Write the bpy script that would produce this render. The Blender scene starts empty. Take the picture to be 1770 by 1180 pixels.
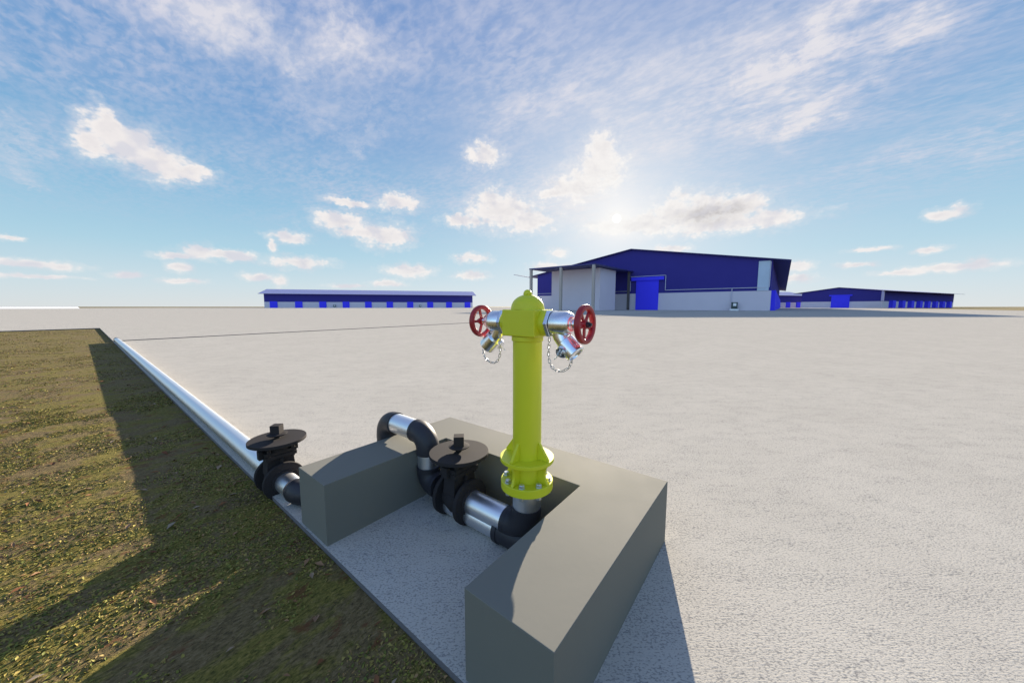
import bpy, math, random
import numpy as np
from mathutils import Vector, Matrix
S = bpy.context.scene
COL = S.collection
PI = math.pi
R = math.radians
random.seed(7)
rng = np.random.default_rng(11)

# ------------------------------------------------------------------ camera
HEAD = R(51.703)          # camera heading, clockwise from +Y
PITCH = R(5.807)
EYE = 1.4
cam = bpy.data.cameras.new("camera")
cam.sensor_fit = 'HORIZONTAL'
cam.sensor_width = 36.0
cam.lens = 590.0 / 1770.0 * 36.0
cam.clip_start = 0.05
cam.clip_end = 30000.0
camo = bpy.data.objects.new("camera", cam)
COL.objects.link(camo)
camo.location = (0, 0, EYE)
camo.rotation_euler = (PI / 2 - PITCH, 0, -HEAD)
S.camera = camo
FH = Vector((math.sin(HEAD), math.cos(HEAD), 0))     # camera heading on the ground
RT = Vector((math.cos(HEAD), -math.sin(HEAD), 0))    # its right-hand side

# ------------------------------------------------------------------ light
SUN_EL, SUN_AZ = R(13.4), R(68.27)                   # azimuth clockwise from +Y
S.view_settings.view_transform = 'Standard'
S.view_settings.look = 'None'
S.view_settings.gamma = 1.0
S.view_settings.exposure = 1.62
S.render.film_transparent = False
S.cycles.max_bounces = 6
S.cycles.use_denoising = True
SUNDIR = Vector((math.cos(SUN_EL) * math.sin(SUN_AZ), math.cos(SUN_EL) * math.cos(SUN_AZ), math.sin(SUN_EL)))
sun = bpy.data.lights.new("sun", 'SUN')
sun.energy = 5.0
sun.angle = R(0.55)
sun.color = (1.0, 0.875, 0.70)
suno = bpy.data.objects.new("sun", sun)
COL.objects.link(suno)
suno.rotation_euler = SUNDIR.to_track_quat('Z', 'Y').to_euler()


class NT:
    """small helper to write node trees"""
    def __init__(self, tree):
        self.t = tree
        self.n = tree.nodes
        self.l = tree.links

    def node(self, typ, **kw):
        n = self.n.new(typ)
        for k, v in kw.items():
            setattr(n, k, v)
        return n

    def put(self, sock, v):
        if isinstance(v, bpy.types.NodeSocket):
            self.l.new(v, sock)
        elif v is not None:
            sock.default_value = v

    def math(self, op, a, b=None, c=None, clamp=False):
        n = self.node('ShaderNodeMath', operation=op, use_clamp=clamp)
        for i, v in enumerate((a, b, c)):
            self.put(n.inputs[i], v)
        return n.outputs[0]

    def vec(self, op, a, b=None, c=None):
        n = self.node('ShaderNodeVectorMath', operation=op)
        for i, v in enumerate((a, b, c)):
            if v is not None:
                self.put(n.inputs[i], v)
        return n.outputs['Value'] if op in ('LENGTH', 'DOT_PRODUCT', 'DISTANCE') else n.outputs[0]

    def noise(self, vec, scale, detail=4, rough=0.55, dist=0.0, dim='3D', out='Fac'):
        n = self.node('ShaderNodeTexNoise', noise_dimensions=dim)
        self.put(n.inputs['Vector'], vec)
        n.inputs['Scale'].default_value = scale
        n.inputs['Detail'].default_value = detail
        n.inputs['Roughness'].default_value = rough
        n.inputs['Distortion'].default_value = dist
        return n.outputs[out]

    def ramp(self, fac, stops, interp='LINEAR'):
        n = self.node('ShaderNodeValToRGB')
        self.put(n.inputs[0], fac)
        cr = n.color_ramp
        cr.interpolation = interp
        while len(cr.elements) < len(stops):
            cr.elements.new(0.5)
        for e, (p, c) in zip(cr.elements, stops):
            e.position = p
            e.color = (*c, 1) if len(c) == 3 else c
        return n.outputs[0]

    def smooth(self, v, lo, hi, a=0.0, b=1.0):
        n = self.node('ShaderNodeMapRange', interpolation_type='SMOOTHSTEP')
        self.put(n.inputs[0], v)
        n.inputs[1].default_value = lo
        n.inputs[2].default_value = hi
        n.inputs[3].default_value = a
        n.inputs[4].default_value = b
        return n.outputs[0]

    def mix(self, fac, a, b, blend='MIX'):
        n = self.node('ShaderNodeMix', data_type='RGBA', blend_type=blend)
        self.put(n.inputs[0], fac)
        for s, v in ((n.inputs[6], a), (n.inputs[7], b)):
            if isinstance(v, tuple) and len(v) == 3:
                v = (*v, 1)
            self.put(s, v)
        return n.outputs[2]

    def sep(self, v):
        n = self.node('ShaderNodeSeparateXYZ')
        self.put(n.inputs[0], v)
        return n.outputs

    def comb(self, x, y, z):
        n = self.node('ShaderNodeCombineXYZ')
        for i, v in enumerate((x, y, z)):
            self.put(n.inputs[i], v)
        return n.outputs[0]


# ------------------------------------------------------------------ sky
SKY = 0.10                                            # strength of the Nishita sky
world = bpy.data.worlds.new("World")
S.world = world
world.use_nodes = True
w = NT(world.node_tree)
w.n.clear()
dirv = w.node('ShaderNodeTexCoord').outputs['Generated']
sky = w.node('ShaderNodeTexSky', sky_type='NISHITA')
sky.sun_disc = False
sky.sun_elevation = SUN_EL
sky.sun_rotation = SUN_AZ
sky.air_density = 1.0
sky.dust_density = 0.6
sky.ozone_density = 1.6
dx, dy, dz = w.sep(dirv)
az = w.math('ARCTAN2', dx, dy)
el = w.math('ARCSINE', dz)


def azel(px, py):
    """direction of a point of the sky as azimuth and elevation"""
    d = RT * ((px - 885) / 590) + Vector((0, 0, 1)) * (math.cos(PITCH) * (590 - py) / 590 - math.sin(PITCH)) \
        + FH * (math.cos(PITCH) + math.sin(PITCH) * (590 - py) / 590)
    return math.atan2(d.x, d.y), math.atan2(d.z, math.hypot(d.x, d.y))


# heaps of cumulus: centre and half-size of each lobe
LOBES = [
    (186, 226, 34, 28), (160, 250, 26, 22), (222, 248, 46, 30), (272, 278, 52, 24), (328, 297, 34, 11), (182, 206, 16, 16),
    (838, 268, 25, 15), (832, 258, 12, 9),
    (1040, 262, 20, 24), (1036, 298, 38, 30), (998, 322, 42, 22), (960, 335, 25, 8),
    (868, 366, 52, 24), (848, 350, 20, 18), (915, 382, 40, 16), (800, 382, 30, 8),
    (1215, 362, 58, 22), (1164, 366, 36, 26), (1282, 362, 42, 20), (1115, 386, 66, 16), (1240, 388, 110, 13), (1332, 378, 40, 14), (1064, 390, 50, 12), (1070, 378, 16, 12),
    (588, 380, 38, 13), (666, 408, 36, 17), (626, 400, 44, 9), (692, 350, 30, 11), (600, 352, 34, 5),
    (500, 412, 26, 8), (344, 436, 28, 12), (392, 440, 46, 7), (306, 442, 30, 5), (520, 453, 44, 8), (470, 427, 5, 6), (310, 461, 15, 7),
    (706, 468, 32, 9), (446, 478, 22, 5), (815, 447, 22, 6), (486, 486, 10, 6), (50, 456, 70, 6), (58, 478, 66, 3), (22, 410, 18, 3),
    (218, 475, 25, 5), (316, 486, 30, 4), (106, 460, 18, 6), (815, 476, 20, 5), (600, 494, 26, 3), (672, 490, 20, 4),
    (1638, 365, 32, 8), (1605, 431, 26, 5), (1650, 462, 74, 6), (1692, 454, 16, 6), (1500, 430, 34, 4), (1560, 470, 40, 4), (1480, 458, 26, 4),
    (964, 436, 14, 7), (950, 462, 24, 6), (1160, 430, 24, 4), (1375, 460, 24, 7), (1372, 482, 30, 6),
]
# broad veils of high cloud
VEILS = [
    (430, 40, 120, 62, .75), (490, 72, 60, 36, .75), (600, 78, 90, 48, .6), (520, 130, 170, 40, .35), (1440, 40, 60, 70, .95), (1380, 160, 110, 44, .95), (1310, 180, 60, 26, .7),
    (1560, 70, 90, 50, .8), (1200, 110, 170, 60, .55), (1050, 190, 260, 40, .45), (590, 215, 90, 18, .45), (660, 185, 70, 14, .4), (1180, 240, 220, 30, .45), (1000, 330, 90, 60, .55), (880, 260, 60, 24, .35), (30, 262, 70, 16, .4), (1640, 260, 170, 18, .35), (40, 285, 60, 8, .4),
]
azel_v = w.comb(az, el, 0.0)
# outlines get torn by noise in the sky's own angles
elc = w.math('MAXIMUM', el, 0.02)
nv = w.comb(w.math('MULTIPLY', az, 1.0), w.math('MULTIPLY', el, 1.35), 0.0)
wn1 = w.vec('SUBTRACT', w.noise(nv, 17.0, 4, 0.6, out='Color'), (0.5, 0.5, 0.5))
wn2 = w.vec('SUBTRACT', w.noise(nv, 58.0, 5, 0.62, out='Color'), (0.5, 0.5, 0.5))
amp1 = w.math('MULTIPLY_ADD', el, 0.13, 0.008)
amp2 = w.math('MULTIPLY_ADD', el, 0.05, 0.008)


def vscale(v, s):
    n = w.node('ShaderNodeVectorMath', operation='SCALE')
    w.put(n.inputs[0], v)
    w.put(n.inputs['Scale'], s)
    return n.outputs[0]


warped = w.vec('ADD', w.vec('ADD', azel_v, vscale(wn1, amp1)), vscale(wn2, amp2))


def lobe(vec, px, py, rx, ry):
    a0, e0 = azel(px, py)
    a1, _ = azel(px + rx, py)
    _, e1 = azel(px, py - ry)
    sa, se = 1 / max(abs(a1 - a0), 1e-4), 1 / max(abs(e1 - e0), 1e-4)
    return w.vec('LENGTH', w.vec('MULTIPLY_ADD', vec, (sa, se, 0), (-a0 * sa, -e0 * se, 0)))


acc = None
for lb in LOBES:
    gr = 1.18 if lb[2] > 24 else 1.3
    v = lobe(warped, lb[0], lb[1], lb[2] * gr, lb[3] * gr * 1.08)
    acc = v if acc is None else w.math('SMOOTH_MIN', acc, v, 0.35)
vo = w.node('ShaderNodeTexVoronoi', feature='SMOOTH_F1')
w.put(vo.inputs['Vector'], w.vec('ADD', nv, vscale(wn2, 0.02)))
vo.inputs['Scale'].default_value = 46.0
vo.inputs['Smoothness'].default_value = 0.35
vo2 = w.node('ShaderNodeTexVoronoi', feature='SMOOTH_F1')
w.put(vo2.inputs['Vector'], w.vec('ADD', nv, vscale(wn2, 0.012)))
vo2.inputs['Scale'].default_value = 120.0
vo2.inputs['Smoothness'].default_value = 0.4
puff = w.math('ADD', w.math('MULTIPLY', vo.outputs['Distance'], 0.62), w.math('MULTIPLY', vo2.outputs['Distance'], 0.40))
na = w.noise(nv, 25.0, 4, 0.55)
acc = w.math('ADD', acc, w.math('ADD', w.math('MULTIPLY_ADD', na, 1.05, -0.53), w.math('MULTIPLY_ADD', puff, 0.75, -0.36)))
rim = w.smooth(acc, 1.34, 0.58)                       # 1 inside the heap
wisp = w.smooth(acc, 1.75, 0.95)
core = w.smooth(acc, 0.80, 0.10)
veil = None
wv = w.vec('ADD', azel_v, vscale(w.vec('SUBTRACT', w.noise(nv, 6.0, 6, 0.68, out='Color'), (0.5, 0.5, 0.5)), 0.34))
for (px, py, rx, ry, st) in VEILS:
    v = w.math('MULTIPLY', w.smooth(lobe(wv, px, py, rx, ry), 1.9, 0.0), st)
    veil = v if veil is None else w.math('MAXIMUM', veil, v)
# high rippled cloud sheet, laid on a flat layer so it runs together towards the horizon
den = w.math('MAXIMUM', w.math('ADD', dz, 0.06), 0.03)
flat = w.comb(w.math('DIVIDE', dx, den), w.math('DIVIDE', dy, den), 0.0)
fm = w.node('ShaderNodeMapping')
w.put(fm.inputs[0], flat)
fm.inputs['Rotation'].default_value = (0, 0, R(-8))
fm.inputs['Scale'].default_value = (1.0, 0.55, 1.0)
rip = w.math('MULTIPLY_ADD', w.noise(fm.outputs[0], 34.0, 3, 0.55, 0.35), 0.6, w.math('MULTIPLY', w.noise(fm.outputs[0], 13.0, 3, 0.5, 0.5), 0.4))
rip2 = w.noise(fm.outputs[0], 4.0, 5, 0.62, 0.4)
big = w.noise(flat, 0.9, 3, 0.5, 0.2)
cov = w.smooth(big, 0.30, 0.66)
cirr = w.math('MULTIPLY', w.math('ADD', w.math('MULTIPLY', w.smooth(rip, 0.36, 0.66), 0.46),
                                 w.math('MULTIPLY', w.smooth(rip2, 0.32, 0.76), 0.34)), w.math('MULTIPLY_ADD', cov, 0.75, 0.25))
cirr = w.math('MULTIPLY', cirr, w.smooth(el, 0.10, 0.34))
vr = w.math('MULTIPLY', veil, w.math('MULTIPLY_ADD', w.smooth(rip2, 0.25, 0.75), 0.55, 0.32))
sheet = w.math('MINIMUM', w.math('ADD', cirr, vr), 0.95)
# angle from the sun
sd = w.vec('DOT_PRODUCT', dirv, tuple(SUNDIR))
sang = w.math('ARCCOSINE', w.math('MINIMUM', sd, 1.0))
glow = w.math('POWER', 2.718, w.math('MULTIPLY', sang, -4.2))
# clear sky: the Nishita sky with its very bright low-sun parts held back towards a clear-day gradient
base = vscale(sky.outputs[0], SKY)
EXPO = 2 ** S.view_settings.exposure


def lin(r, g, b, k=1.0):
    f = lambda x: ((x / 255 + 0.055) / 1.055) ** 2.4
    return tuple(f(x) * k / EXPO for x in (r, g, b))


clear = w.ramp(el, [(0.0, lin(222, 229, 233)), (0.05, lin(206, 226, 236)), (0.13, lin(172, 213, 233)), (0.24, lin(138, 192, 226)),
                    (0.40, lin(108, 162, 214)), (0.62, lin(98, 144, 206)), (1.0, lin(82, 122, 190))])
sx_ = w.sep(base)
kk = 1.1 * EXPO
held = w.comb(*[w.math('DIVIDE', c_, w.math('MULTIPLY_ADD', c_, kk, 1.0)) for c_ in (sx_[0], sx_[1], sx_[2])])
base = w.mix(0.86, held, clear)
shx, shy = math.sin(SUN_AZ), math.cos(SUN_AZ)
opp_fill = w.smooth(w.math('ADD', w.math('MULTIPLY', dx, -shx), w.math('MULTIPLY', dy, -shy)), 0.0, 0.75)
base = w.mix(w.math('MULTIPLY', opp_fill, 0.85), base, vscale(base, 2.0))  # added fill: unseen sky opposite the sun brightened to lift the shaded faces
halo = w.math('POWER', 2.718, w.math('MULTIPLY', sang, -4.3))
halo = w.math('MINIMUM', w.math('MULTIPLY', halo, 1.12), 1.0)
base = w.mix(halo, base, lin(240, 242, 246))
cloud_hi = w.mix(glow, lin(248, 242, 239), lin(254, 253, 250))
shade_n = w.smooth(w.noise(nv, 16.0, 4, 0.5), 0.3, 0.7)
thick = w.smooth(lobe(warped, 1232, 370, 62, 16), 1.7, 0.1)   # the deepest heap, seen against the sun
cloud_c = w.mix(w.math('MULTIPLY', core, w.math('MULTIPLY_ADD', shade_n, 0.5, 0.2)), cloud_hi, w.mix(glow, lin(222, 218, 222), lin(238, 234, 230)))
cloud_c = w.mix(w.math('MULTIPLY', thick, w.math('MULTIPLY_ADD', core, 0.6, 0.4)), cloud_c, lin(194, 190, 190))
cloud_c = w.mix(w.math('MULTIPLY', w.smooth(puff, 0.25, 0.75), 0.14), cloud_c, w.mix(glow, lin(206, 204, 212), lin(226, 222, 220)))
ns = w.vec('ADD', nv, vscale(w.vec('SUBTRACT', (SUN_AZ, SUN_EL * 1.35 + 0.25, 0.0), nv), 0.035))
relief = w.math('SUBTRACT', w.noise(ns, 17.0, 3, 0.5), w.noise(nv, 17.0, 3, 0.5))
cloud_c = w.mix(w.math('MULTIPLY', w.smooth(relief, -0.06, 0.18), 0.62), cloud_c, w.mix(glow, lin(206, 208, 222), lin(226, 222, 222)))
sheet_c = w.mix(vr, w.mix(halo, lin(206, 208, 226), lin(246, 244, 244)), lin(240, 236, 236))
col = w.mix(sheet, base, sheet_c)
soft = w.math('MULTIPLY', w.math('MAXIMUM', rim, w.math('MULTIPLY', wisp, 0.30)), w.math('MULTIPLY_ADD', w.smooth(el, 0.0, 0.25), 0.12, 0.86))
col = w.mix(soft, col, cloud_c)
col = w.mix(w.math('MULTIPLY', w.math('POWER', 2.718, w.math('MULTIPLY', sang, -26.0)), 0.9), col, lin(253, 252, 250))
disc = w.smooth(sang, R(0.62), R(0.50))
col = w.mix(disc, col, (1.2, 1.2, 1.15))
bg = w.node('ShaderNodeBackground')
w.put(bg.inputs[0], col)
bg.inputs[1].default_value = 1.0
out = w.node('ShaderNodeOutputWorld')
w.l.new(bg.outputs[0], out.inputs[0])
world.cycles.sampling_method = 'MANUAL'
world.cycles.sample_map_resolution = 1024


# ------------------------------------------------------------------ materials
def material(name):
    m = bpy.data.materials.new(name)
    m.use_nodes = True
    t = NT(m.node_tree)
    b = next(n for n in t.n if n.type == 'BSDF_PRINCIPLED')
    return m, t, b


def ocoord(t):
    return t.node('ShaderNodeTexCoord').outputs['Object']


def bump(t, b, h, strength, dist):
    n = t.node('ShaderNodeBump')
    n.inputs['Strength'].default_value = strength
    n.inputs['Distance'].default_value = dist
    t.put(n.inputs['Height'], h)
    t.l.new(n.outputs[0], b.inputs['Normal'])
    return n


def painted(name, c, rough=0.5, vary=0.06, scale=6.0, metal=0.0, bumpy=0.0, spec=0.5):
    m, t, b = material(name)
    o = ocoord(t)
    n = t.noise(o, scale, 5, 0.6)
    hi = tuple(min(1.0, x * (1 + vary)) for x in c)
    lo = tuple(x * (1 - vary) for x in c)
    t.put(b.inputs['Base Color'], t.mix(n, lo, hi))
    t.put(b.inputs['Roughness'], t.math('MULTIPLY_ADD', n, 0.16, rough - 0.08))
    b.inputs['Metallic'].default_value = metal
    b.inputs['Specular IOR Level'].default_value = spec
    if bumpy:
        bump(t, b, t.noise(o, scale * 14, 3, 0.6), bumpy, 0.002)
    return m


def concrete_ground(name, tint=(1, 1, 1)):
    m, t, b = material(name)
    o = ocoord(t)
    vr_ = t.node('ShaderNodeVectorRotate', rotation_type='Z_AXIS')
    t.put(vr_.inputs['Vector'], o)
    vr_.inputs['Angle'].default_value = HEAD                 # broom strokes run one way over the slab
    st = t.vec('MULTIPLY', vr_.outputs[0], (0.45, 1.0, 1.0))
    st2 = t.vec('MULTIPLY', vr_.outputs[0], (0.10, 1.0, 1.0))
    fine = t.noise(t.vec('MULTIPLY', vr_.outputs[0], (0.62, 1.0, 1.0)), 135.0, 2, 0.5)
    mid = t.noise(st, 60.0, 4, 0.66, 0.2)
    brush = t.noise(st2, 130.0, 3, 0.6)
    patch = t.noise(o, 0.8, 5, 0.6)
    blot = t.noise(st, 7.0, 4, 0.65)
    zone = t.math('MULTIPLY_ADD', blot, 0.22, -0.11)          # pitting comes in loose drifts
    speck = t.smooth(t.math('ADD', fine, zone), 0.50, 0.36)
    pit = t.smooth(t.math('ADD', mid, zone), 0.44, 0.33)
    groove = t.smooth(brush, 0.42, 0.30)
    c = t.mix(t.smooth(patch, 0.3, 0.7), (0.452, 0.428, 0.378), (0.484, 0.459, 0.406))
    c = t.mix(t.math('MULTIPLY', t.smooth(blot, 0.5, 0.8), 0.10), c, (0.37, 0.345, 0.31))
    c = t.mix(t.math('MULTIPLY', groove, 0.30), c, (0.24, 0.24, 0.245))
    c = t.mix(t.math('MULTIPLY', speck, 0.62), c, (0.175, 0.175, 0.17))
    c = t.mix(t.math('MULTIPLY', pit, 0.50), c, (0.13, 0.13, 0.14))
    t.put(b.inputs['Base Color'], c)
    b.inputs['Roughness'].default_value = 1.0
    b.inputs['Specular IOR Level'].default_value = 0.0
    h = t.math('ADD', t.math('MULTIPLY', fine, 0.5), t.math('ADD', t.math('MULTIPLY', mid, 0.22), t.math('MULTIPLY', brush, 0.22)))
    bump(t, b, h, 0.55, 0.0042)
    return m


def grass_ground(name):
    m, t, b = material(name)
    o = ocoord(t)
    mp = t.node('ShaderNodeMapping')
    t.put(mp.inputs[0], o)
    mp.inputs['Rotation'].default_value = (0, 0, R(-22))
    mp.inputs['Scale'].default_value = (0.55, 1.0, 1.0)
    v = mp.outputs[0]
    n1 = t.noise(v, 85.0, 4, 0.7, 0.5)
    n2 = t.noise(v, 4.5, 6, 0.66, 0.3)
    n3 = t.noise(o, 0.7, 4, 0.6)
    g = t.ramp(n1, [(0.30, (0.039, 0.035, 0.009)), (0.46, (0.121, 0.106, 0.023)), (0.60, (0.206, 0.162, 0.039)), (0.75, (0.281, 0.204, 0.065))])
    d = t.ramp(n1, [(0.30, (0.060, 0.041, 0.022)), (0.52, (0.150, 0.106, 0.050)), (0.75, (0.240, 0.174, 0.102))])
    f = t.smooth(t.math('ADD', n2, t.math('MULTIPLY_ADD', n3, 0.40, -0.20)), 0.43, 0.56)
    c = t.mix(t.math('MULTIPLY', f, 0.85), g, d)
    rust = t.smooth(t.noise(v, 11.0, 4, 0.7), 0.57, 0.67)
    t.put(b.inputs['Base Color'], t.mix(t.math('MULTIPLY', rust, 0.75), c, (0.120, 0.045, 0.020)))
    b.inputs['Roughness'].default_value = 0.95
    b.inputs['Specular IOR Level'].default_value = 0.15
    bump(t, b, t.math('ADD', n1, t.math('MULTIPLY', t.noise(v, 22.0, 5, 0.7), 0.8)), 0.5, 0.016)
    return m


def leaf_material(name, stops):
    m, t, b = material(name)
    g = t.node('ShaderNodeNewGeometry')
    c = t.ramp(g.outputs['Random Per Island'], stops)
    t.put(b.inputs['Base Color'], c)
    b.inputs['Roughness'].default_value = 0.7
    b.inputs['Specular IOR Level'].default_value = 0.25
    return m


def sheet_metal(name, c, rough=0.4, vary=0.05, spec=0.5, ribs=True):
    """painted wall sheeting with shallow standing ribs"""
    m, t, b = material(name)
    o = ocoord(t)
    n = t.noise(o, 0.25, 5, 0.6)
    t.put(b.inputs['Base Color'], t.mix(n, tuple(x * (1 - vary) for x in c), tuple(min(1, x * (1 + vary)) for x in c)))
    b.inputs['Roughness'].default_value = rough
    b.inputs['Specular IOR Level'].default_value = spec
    return m


M = dict(
    slab=concrete_ground('slab_concrete'),
    slab_side=painted('slab_edge_concrete', (0.15, 0.14, 0.145), 0.9, 0.12, 20, bumpy=0.4, spec=0.2),
    grass=grass_ground('turf'),
    pale=painted('pale_ground', (0.85, 0.85, 0.85), 0.9, 0.03, 0.1, spec=0.1),
    pit=painted('smooth_grey_concrete', (0.168, 0.165, 0.140), 0.85, 0.05, 3.0, bumpy=0.12, spec=0.25),
    steel=painted('brushed_steel', (0.80, 0.82, 0.86), 0.38, 0.03, 3.0, metal=1.0),
    chrome=painted('polished_steel', (0.84, 0.85, 0.88), 0.27, 0.03, 8.0, metal=1.0),
    iron=painted('black_pipe_coating', (0.022, 0.022, 0.028), 0.5, 0.15, 14.0, bumpy=0.08, spec=0.4),
    valve=painted('dark_valve_coating', (0.030, 0.027, 0.028), 0.8, 0.12, 14.0, bumpy=0.1, spec=0.12),
    yellow=painted('hydrant_yellow', (0.62, 0.62, 0.018), 0.42, 0.04, 5.0, spec=0.45),
    red=painted('handwheel_red', (0.33, 0.012, 0.018), 0.42, 0.06, 12.0),
    chain=painted('chain_steel', (0.42, 0.43, 0.45), 0.4, 0.05, 40.0, metal=1.0),
    bolt=painted('zinc_bolt', (0.62, 0.65, 0.66), 0.3, 0.06, 40.0, metal=0.85),
    dark=painted('dark_recess', (0.02, 0.025, 0.035), 0.4, 0.1, 20.0),
    wall_blue=sheet_metal('wall_blue', (0.052, 0.046, 0.250), 0.85, spec=0.04),
    wall_grey=sheet_metal('wall_grey', (0.65, 0.60, 0.67), 0.8, spec=0.1),
    door_blue=sheet_metal('door_blue', (0.07, 0.065, 0.95), 0.7, spec=0.1),
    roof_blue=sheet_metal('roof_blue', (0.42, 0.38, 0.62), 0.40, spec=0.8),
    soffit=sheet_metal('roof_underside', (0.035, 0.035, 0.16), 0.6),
    column=painted('column_paint', (0.42, 0.37, 0.33), 0.6, 0.05, 0.5),
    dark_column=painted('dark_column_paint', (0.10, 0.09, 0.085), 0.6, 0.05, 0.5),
    clear=sheet_metal('translucent_sheet', (0.50, 0.60, 0.72), 0.35, 0.12),
    white=painted('white_pipe', (0.55, 0.55, 0.66), 0.5, 0.03, 1.0),
    cabinet=painted('cabinet_green', (0.03, 0.055, 0.055), 0.45, 0.05, 2.0),
    paper=painted('cabinet_panel', (0.82, 0.84, 0.86), 0.6, 0.02, 2.0),
    leaf=leaf_material('moss_leaf', [(0.0, (0.080, 0.100, 0.017)), (0.3, (0.161, 0.164, 0.026)), (0.6, (0.251, 0.212, 0.041)), (0.85, (0.306, 0.229, 0.064)), (1.0, (0.290, 0.164, 0.072))]),
    litter=leaf_material('dry_leaf', [(0.0, (0.13, 0.045, 0.018)), (0.4, (0.20, 0.085, 0.03)), (0.75, (0.25, 0.15, 0.08)), (1.0, (0.30, 0.24, 0.17))]),
)


# ------------------------------------------------------------------ mesh helper
class MB:
    def __init__(self):
        self.v, self.f = [], []

    def add(self, vs, fs):
        k = len(self.v)
        self.v += [Vector(p) for p in vs]
        self.f += [tuple(i + k for i in f) for f in fs]
        return self

    def box(self, lo, hi):
        x0, y0, z0 = lo
        x1, y1, z1 = hi
        return self.add([(x0, y0, z0), (x1, y0, z0), (x1, y1, z0), (x0, y1, z0), (x0, y0, z1), (x1, y0, z1), (x1, y1, z1), (x0, y1, z1)],
                        [(0, 3, 2, 1), (4, 5, 6, 7), (0, 1, 5, 4), (1, 2, 6, 5), (2, 3, 7, 6), (3, 0, 4, 7)])

    def obox(self, c, ax, half):
        """box about c along three unit axes"""
        c = Vector(c)
        ax = [Vector(a) for a in ax]
        vs = [c + ax[0] * sx * half[0] + ax[1] * sy * half[1] + ax[2] * sz * half[2]
              for sz in (-1, 1) for sx, sy in ((-1, -1), (1, -1), (1, 1), (-1, 1))]
        return self.add(vs, [(0, 3, 2, 1), (4, 5, 6, 7), (0, 1, 5, 4), (1, 2, 6, 5), (2, 3, 7, 6), (3, 0, 4, 7)])

    def prism(self, pts, ext):
        """polygon pts (3D, planar) pushed along ext"""
        n = len(pts)
        pts = [Vector(p) for p in pts]
        e = Vector(ext)
        vs = pts + [p + e for p in pts]
        fs = [tuple(reversed(range(n))), tuple(range(n, 2 * n))] + [(i, (i + 1) % n, n + (i + 1) % n, n + i) for i in range(n)]
        return self.add(vs, fs)

    def lathe(self, p0, d, prof, seg=40, close=False):
        """profile of (distance along d, radius) spun about the axis"""
        d = Vector(d).normalized()
        a = d.orthogonal().normalized()
        if abs(d.z) < 0.9:
            a = d.cross(Vector((0, 0, 1))).normalized()
        b = d.cross(a)
        p0 = Vector(p0)
        vs, fs = [], []
        n = len(prof)
        for (t, r) in prof:
            for k in range(seg):
                q = 2 * PI * k / seg
                vs.append(p0 + d * t + (a * math.cos(q) + b * math.sin(q)) * max(r, 1e-5))
        rows = n if close else n - 1
        for i in range(rows):
            i2 = (i + 1) % n
            for k in range(seg):
                k2 = (k + 1) % seg
                fs.append((i * seg + k, i * seg + k2, i2 * seg + k2, i2 * seg + k))
        if not close:
            fs.append(tuple(reversed(range(seg))))
            fs.append(tuple(range((n - 1) * seg, n * seg)))
        return self.add(vs, fs)

    def cyl(self, p0, p1, r, seg=40, r1=None):
        d = Vector(p1) - Vector(p0)
        return self.lathe(p0, d, [(0, r), (d.length, r if r1 is None else r1)], seg)

    def tube(self, pts, r, seg=32, caps=True):
        pts = [Vector(p) for p in pts]
        n = len(pts)
        rs = r if isinstance(r, (list, tuple)) else [r] * n
        tan = [(pts[min(i + 1, n - 1)] - pts[max(i - 1, 0)]).normalized() for i in range(n)]
        a = tan[0].orthogonal().normalized()
        vs, fs = [], []
        for i in range(n):
            a = (a - tan[i] * a.dot(tan[i])).normalized()
            b = tan[i].cross(a)
            for k in range(seg):
                q = 2 * PI * k / seg
                vs.append(pts[i] + (a * math.cos(q) + b * math.sin(q)) * rs[i])
        for i in range(n - 1):
            for k in range(seg):
                k2 = (k + 1) % seg
                fs.append((i * seg + k, i * seg + k2, (i + 1) * seg + k2, (i + 1) * seg + k))
        if caps:
            fs.append(tuple(reversed(range(seg))))
            fs.append(tuple(range((n - 1) * seg, n * seg)))
        return self.add(vs, fs)

    def loop(self, pts, r, seg=8):
        """closed tube"""
        pts = [Vector(p) for p in pts]
        n = len(pts)
        c = sum(pts, Vector()) / n
        nrm = (pts[1] - pts[0]).cross(pts[n // 3] - pts[0]).normalized()
        vs, fs = [], []
        for i in range(n):
            t = (pts[(i + 1) % n] - pts[i - 1]).normalized()
            o = t.cross(nrm)
            for k in range(seg):
                q = 2 * PI * k / seg
                vs.append(pts[i] + (o * math.cos(q) + nrm * math.sin(q)) * r)
        for i in range(n):
            i2 = (i + 1) % n
            for k in range(seg):
                k2 = (k + 1) % seg
                fs.append((i * seg + k, i * seg + k2, i2 * seg + k2, i2 * seg + k))
        return self.add(vs, fs)

    def build(self, name, mat, parent=None, bevel=0.0, bseg=2, smooth=True, angle=32):
        off = Vector((0, 0, 0))
        p = parent
        while p is not None:
            off = off + p.location
            p = p.parent
        me = bpy.data.meshes.new(name)
        me.from_pydata([tuple(q - off) for q in self.v], [], self.f)
        import bmesh
        bm = bmesh.new()
        bm.from_mesh(me)
        bmesh.ops.recalc_face_normals(bm, faces=bm.faces)
        bm.to_mesh(me)
        bm.free()
        if smooth:
            me.polygons.foreach_set('use_smooth', [True] * len(me.polygons))
            me.set_sharp_from_angle(angle=R(angle))
        mats = mat if isinstance(mat, (list, tuple)) else [mat]
        for mm in mats:
            me.materials.append(mm)
        o = bpy.data.objects.new(name, me)
        COL.objects.link(o)
        o.parent = parent
        if bevel:
            b = o.modifiers.new('bevel', 'BEVEL')
            b.width = bevel
            b.segments = bseg
            b.limit_method = 'ANGLE'
            b.angle_limit = R(40)
            b.harden_normals = True
        return o


def tag(o, label, cat, group=None):
    o['label'] = label
    o['category'] = cat
    if group:
        o['group'] = group
    return o


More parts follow.
